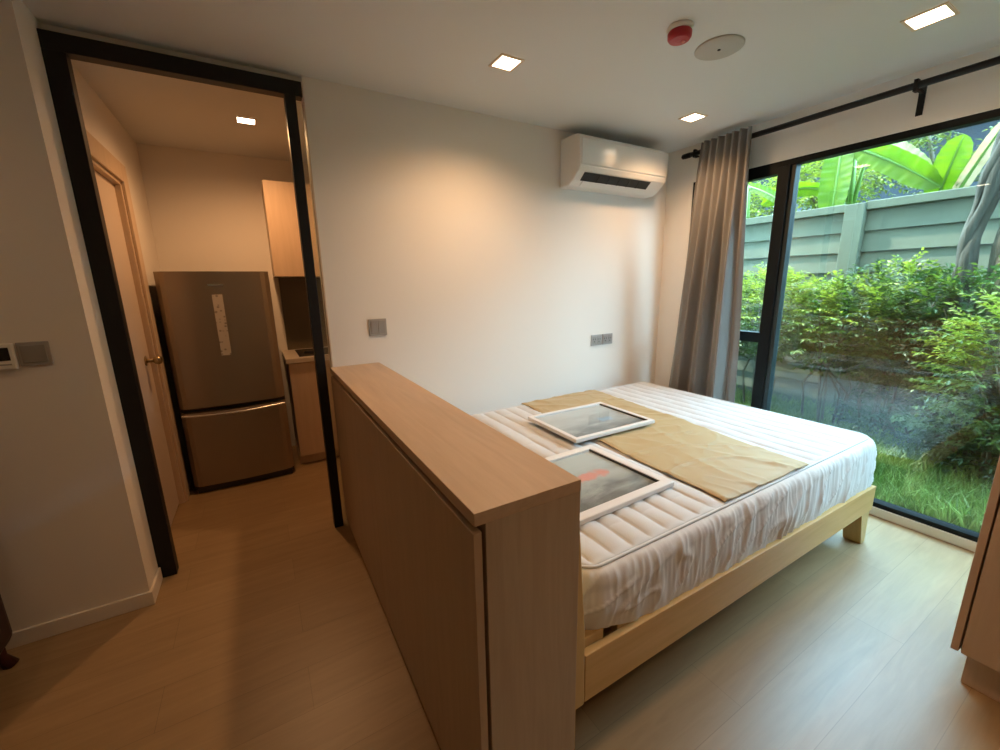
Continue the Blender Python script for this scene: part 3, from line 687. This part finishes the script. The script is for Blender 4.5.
# banana plants behind the fence
def banana_leaf(base, tip, width, droop, side, mt, parent, org, tear=0, seed=0):
    base, tip = Vector(base) - org, Vector(tip) - org; ax = tip - base; side = ax.cross(Vector(side)).normalized()
    rnd = random.Random(seed); q = MB(); n, k = 26, 5
    def pt(u, v):
        s_ = v; c_ = base + ax * s_ + Vector((0, 0, 1)) * droop * 4 * s_ * (1 - s_)
        wv = max(.02, (1 - (2 * min(1, .02 + s_ * .98) - 1) ** 4)) ** .6 * width / 2
        a = (2 * u - 1); nn = ax.cross(side).normalized()
        if nn.x < 0: nn = -nn
        return c_ + side * a * wv + nn * (-abs(a) ** 1.2 * wv * .38 + .015 * math.sin(v * 60) * abs(a))
    q.grid(pt, 2 * k + 1, n); o = q.build('leaf', mt, parent, smooth=True, fix=False)
    r_ = MB(); r_.tube([base + ax * s_ + Vector((0, 0, 1)) * (droop * 4 * s_ * (1 - s_) - .012) for s_ in [i / 12 for i in range(13)]], [.018 - .014 * i / 12 for i in range(13)], 6)
    r_.build('midrib', M['banana_rib'], o, smooth=True); return o
M['banana_rib'] = mat('banana midrib', (.09, .19, .02), .5)
M['banana_stem'] = wood('banana stem', (.10, .11, .04), (.2, .19, .08), (8, 8, 1), .7)
def banana(label, x, y, hgt, leaves):
    t = thing('banana_plant', label, 'banana plant', (x, y, ZG), 0, 'banana plants behind the fence'); org = Vector((x, y, ZG))
    q = MB(); q.tube([(0, 0, 0), (.02, .01, hgt * .5), (0, 0, hgt)], [.11, .09, .06], 14); q.build('stem', M['banana_stem'], t, smooth=True)
    for i, lf in enumerate(leaves):
        b0 = Vector(lf[0]); s0 = Vector((x, y, ZG + hgt))
        q = MB(); mid = (b0 + s0) / 2 + Vector((0, 0, .06)); q.tube([s0 - org - Vector((0, 0, .1)), mid - org, b0 - org], [.03, .022, .018], 8); q.build('leaf_stalk', M['banana_rib'], t, smooth=True)
        banana_leaf(*lf, parent=t, org=org, seed=i)
banana('left banana plant with a broad hanging leaf right of the mullion', 6.45, 2.45, 2.35, [
    ((6.25, 2.55, 2.96), (6.10, 2.50, 2.15), .30, .04, (1, .1, -.1), M['banana']),
    ((6.22, 2.42, 2.94), (6.18, 1.60, 2.34), .26, .03, (1, .2, .35), M['banana']),
    ((6.36, 2.30, 2.98), (6.30, 1.72, 2.44), .20, .05, (1, .3, -.4), M['banana_pale']),
    ((6.55, 2.75, 2.55), (6.5, 3.55, 2.50), .22, .12, (1, .2, .8), M['banana']),
    ((6.5, 2.5, 2.9), (7.1, 2.9, 3.5), .35, .1, (1, -.3, 0), M['banana'])])
banana('right banana plant with an upright paddle leaf and a dry brown leaf', 6.50, 1.50, 1.95, [
    ((6.3, 1.66, 2.20), (6.2, 1.52, 2.80), .25, .0, (1, .1, 0), M['banana']),
    ((6.3, 1.55, 2.15), (6.1, 1.22, 2.85), .12, .03, (1, .3, .3), M['banana_dead']),
    ((6.35, 1.30, 2.1), (6.2, .85, 2.6), .26, .08, (1, .3, 0), M['banana'])])
banana('low banana plant seen through the narrow left window pane', 6.60, 3.75, 1.9, [
    ((6.4, 3.70, 2.78), (6.2, 3.05, 2.40), .13, .03, (1, .2, .3), M['banana']),
    ((6.4, 3.95, 2.3), (6.2, 4.7, 2.6), .3, .1, (1, .2, .5), M['banana'])])

# trees
def tree(label, pts, rad, crown, mats, seed, twigs, leaf_len, bark, group='trees around the fence'):
    base = Vector(pts[0]); t = thing('tree', label, 'tree', base, 0, group); rnd = random.Random(seed)
    q = MB(); P_ = []
    if len(rad) > 5:
        fine = [Vector(p) - base for p in pts]; pp = []; rr_ = []
        for i in range(len(fine) - 1):
            for k in range(6): pp.append(fine[i].lerp(fine[i + 1], k / 6)); rr_.append(rad[i] + (rad[i + 1] - rad[i]) * k / 6)
        pp.append(fine[-1]); rr_.append(rad[-1])
        for m_ in range(4):
            q.tube([p + Vector((math.cos(a), math.sin(a), 0)) * r0_ * .52 for i, (p, r0_) in enumerate(zip(pp, rr_)) for a in [i * .16 + m_ * PI / 2 + .4 * math.sin(i * .7 + m_)]],
                   [r0_ * (.58 + .12 * math.sin(i * .9 + m_ * 2)) for i, r0_ in enumerate(rr_)], 10)
    else: q.tube([Vector(p) - base for p in pts], rad, 12)
    tr = q.build('trunk', bark, t, smooth=True)
    q = MB(); fol = MB()
    for (cx, cy, cz, r_) in crown:
        c_ = Vector((cx, cy, cz)) - base; q.tube([Vector(pts[-1]) - base, (Vector(pts[-1]) - base).lerp(c_, .5) + Vector((0, 0, .05)), c_], [rad[-1] * .7, rad[-1] * .45, .01], 7)
        for k in range(int(twigs)):
            v = Vector((rnd.gauss(0, 1), rnd.gauss(0, 1), rnd.gauss(0, 1))).normalized() * r_ * rnd.random() ** .5
            p = c_ + v; out = (v.normalized() + Vector((rnd.uniform(-.5, .5), rnd.uniform(-.5, .5), rnd.uniform(-.6, .2)))).normalized(); side = out.cross(Vector((0, 0, 1))).normalized()
            for j in range(7):
                sg = 1 if j % 2 else -1; d = (out * .5 + side * sg + Vector((0, 0, rnd.uniform(-.5, .3)))).normalized(); l_ = leaf_len * rnd.uniform(.7, 1.3)
                leaf(fol, p + out * .03 * j, d, Vector((rnd.uniform(-.4, .4), rnd.uniform(-.4, .4), 1)), l_, l_ * .45)
    q.build('branches', bark, t, smooth=True); fol.build('crown', mats, t, fix=False); return t
tree('dark leaning tree trunk in front of the fence at the right edge', [(4.90, 1.05, ZG), (4.88, 1.045, .8), (4.85, 1.035, 1.5), (4.85, 1.02, 1.85), (4.82, .965, 2.25), (4.78, .85, 2.9)], [.085, .07, .06, .058, .065, .06],
     [(4.6, .5, 3.9, .6), (4.9, 1.2, 4.1, .6)], M['tree'], 31, 90, .09, M['bark_d'])
tree('thick grey gnarled tree trunk at the right edge', [(4.95, .88, ZG), (4.95, .87, .7), (4.92, .845, 1.4), (4.88, .80, 1.9), (4.84, .72, 2.6), (4.8, .62, 3.3)], [.12, .10, .09, .085, .10, .08],
     [(4.7, .2, 4.1, .6), (4.4, .7, 4.3, .5)], M['tree'], 32, 90, .09, M['bark'])
tree('sunlit small leaved tree beyond the fence right of the mullion', [(7.4, 3.2, ZG), (7.4, 3.15, 1.4), (7.35, 3.1, 2.3)], [.09, .07, .05],
     [(7.3, 3.3, 2.75, .42), (7.4, 2.9, 2.9, .4), (7.5, 3.7, 3.2, .5), (7.2, 3.9, 2.5, .4)], M['hedge_y'], 33, 170, .075, M['bark'])
tree('pale leaved tree beyond the fence behind the banana leaves', [(8.2, 2.1, ZG), (8.2, 2.15, 1.8), (8.1, 2.2, 2.8)], [.1, .08, .05],
     [(8.0, 2.35, 3.45, .35), (8.2, 2.9, 3.0, .4), (8.1, 1.9, 2.6, .4), (8.2, 1.3, 2.5, .35)], M['tree'], 34, 80, .08, M['bark'])
tree('leafy tree beyond the fence at the top right corner', [(7.6, .6, ZG), (7.6, .65, 1.8), (7.55, .9, 2.7)], [.1, .08, .05],
     [(7.4, 1.25, 3.15, .28), (7.5, .7, 3.2, .4), (7.3, .3, 2.9, .4)], M['tree'], 35, 80, .08, M['bark'])
tree('dark tree beyond the fence behind the curtain', [(7.8, 5.3, ZG), (7.8, 5.2, 1.8), (7.75, 5.1, 2.6)], [.1, .08, .05],
     [(7.6, 4.7, 2.9, .6), (7.8, 5.6, 3.2, .7), (7.5, 4.4, 2.4, .4)], M['tree'], 36, 120, .085, M['bark'])

# neighbouring house far behind
hs = thing('neighbouring_house', 'dark slate coloured house behind the banana plants', 'house', (11, 3, ZG))
q = MB(); q.box(0, 3, -8, 8, 0, 4.3); q.build('wall', M['slate'], hs)
q = MB(); q.prism([(-8.4, 4.3), (8.4, 4.3), (8.0, 4.9), (-8.0, 4.9)], 0, -.5, 3.4); q.build('roof', M['slate'], hs)
for y in (-3, 1.5, 4.5):
    q = MB(); q.box(-.05, 0, y, y + 1.2, 2.2, 3.6); w_ = q.build('window', M['facade'], hs); q = MB(); q.box(-.06, -.05, y + .08, y + 1.12, 2.28, 3.52); q.build('pane', M['pane_dark'], w_)

# ------------------------------------------------------------------ light
wld = bpy.data.worlds.new('sky'); sc.world = wld; wld.use_nodes = True; nt = wld.node_tree; nt.nodes.clear()
wo = nt.nodes.new('ShaderNodeOutputWorld'); bg = nt.nodes.new('ShaderNodeBackground'); sky = nt.nodes.new('ShaderNodeTexSky')
sky.sky_type = 'HOSEK_WILKIE'; sky.turbidity = 6; sky.ground_albedo = .2
el, az = math.radians(58), math.radians(105)
sund = Vector((math.cos(el) * math.cos(az), math.cos(el) * math.sin(az), math.sin(el))); sky.sun_direction = sund
hsv = nt.nodes.new('ShaderNodeMix'); hsv.data_type = 'RGBA'; hsv.inputs[0].default_value = .8; hsv.inputs[7].default_value = (.52, .90, 1.20, 1)
nt.links.new(sky.outputs[0], hsv.inputs[6]); nt.links.new(hsv.outputs[2], bg.inputs[0]); bg.inputs[1].default_value = 23; nt.links.new(bg.outputs[0], wo.inputs[0])
sd = bpy.data.lights.new('sun', 'SUN'); sd.energy = 13; sd.angle = .03; sd.color = (1, .95, .82); so = bpy.data.objects.new('sun', sd); link(so)
so.rotation_euler = (-sund).to_track_quat('-Z', 'Y').to_euler(); so.location = (6, 3, 12)
pd = bpy.data.lights.new('window_portal', 'AREA'); pd.shape = 'RECTANGLE'; pd.size = WY1 - WY0; pd.size_y = 2.1; pd.cycles.is_portal = True
po = bpy.data.objects.new('window_portal', pd); po.location = (W + .12, (WY0 + WY1) / 2, 1.14); po.rotation_euler = Matrix(((0, 0, 1), (-1, 0, 0), (0, -1, 0))).to_euler(); link(po)

# ------------------------------------------------------------------ camera
yaw, pitch, roll, f_px = -.5266, -.2165, -.0198, 411.5
fw_ = Vector((-math.sin(yaw) * math.cos(pitch), math.cos(yaw) * math.cos(pitch), math.sin(pitch)))
r0 = Vector((math.cos(yaw), math.sin(yaw), 0)); u0 = r0.cross(fw_)
rr = math.cos(roll) * r0 + math.sin(roll) * u0; uu = -math.sin(roll) * r0 + math.cos(roll) * u0
cd = bpy.data.cameras.new('camera'); cd.sensor_width = 36; cd.lens = f_px / 1000 * 36; cd.clip_start = .05
co = bpy.data.objects.new('camera', cd); link(co)
R_ = Matrix((rr, uu, -fw_)).transposed(); co.matrix_world = Matrix.Translation((0, 0, 1.45)) @ R_.to_4x4()
sc.camera = co

sc.view_settings.view_transform = 'Standard'; sc.view_settings.look = 'None'; sc.view_settings.gamma = 1; sc.view_settings.use_curve_mapping = False
sc.view_settings.exposure = .32
cy = sc.cycles; cy.use_denoising = True; cy.max_bounces = 10; cy.diffuse_bounces = 5; cy.transparent_max_bounces = 16; cy.sample_clamp_indirect = 6
cy.caustics_reflective = False; cy.caustics_refractive = False
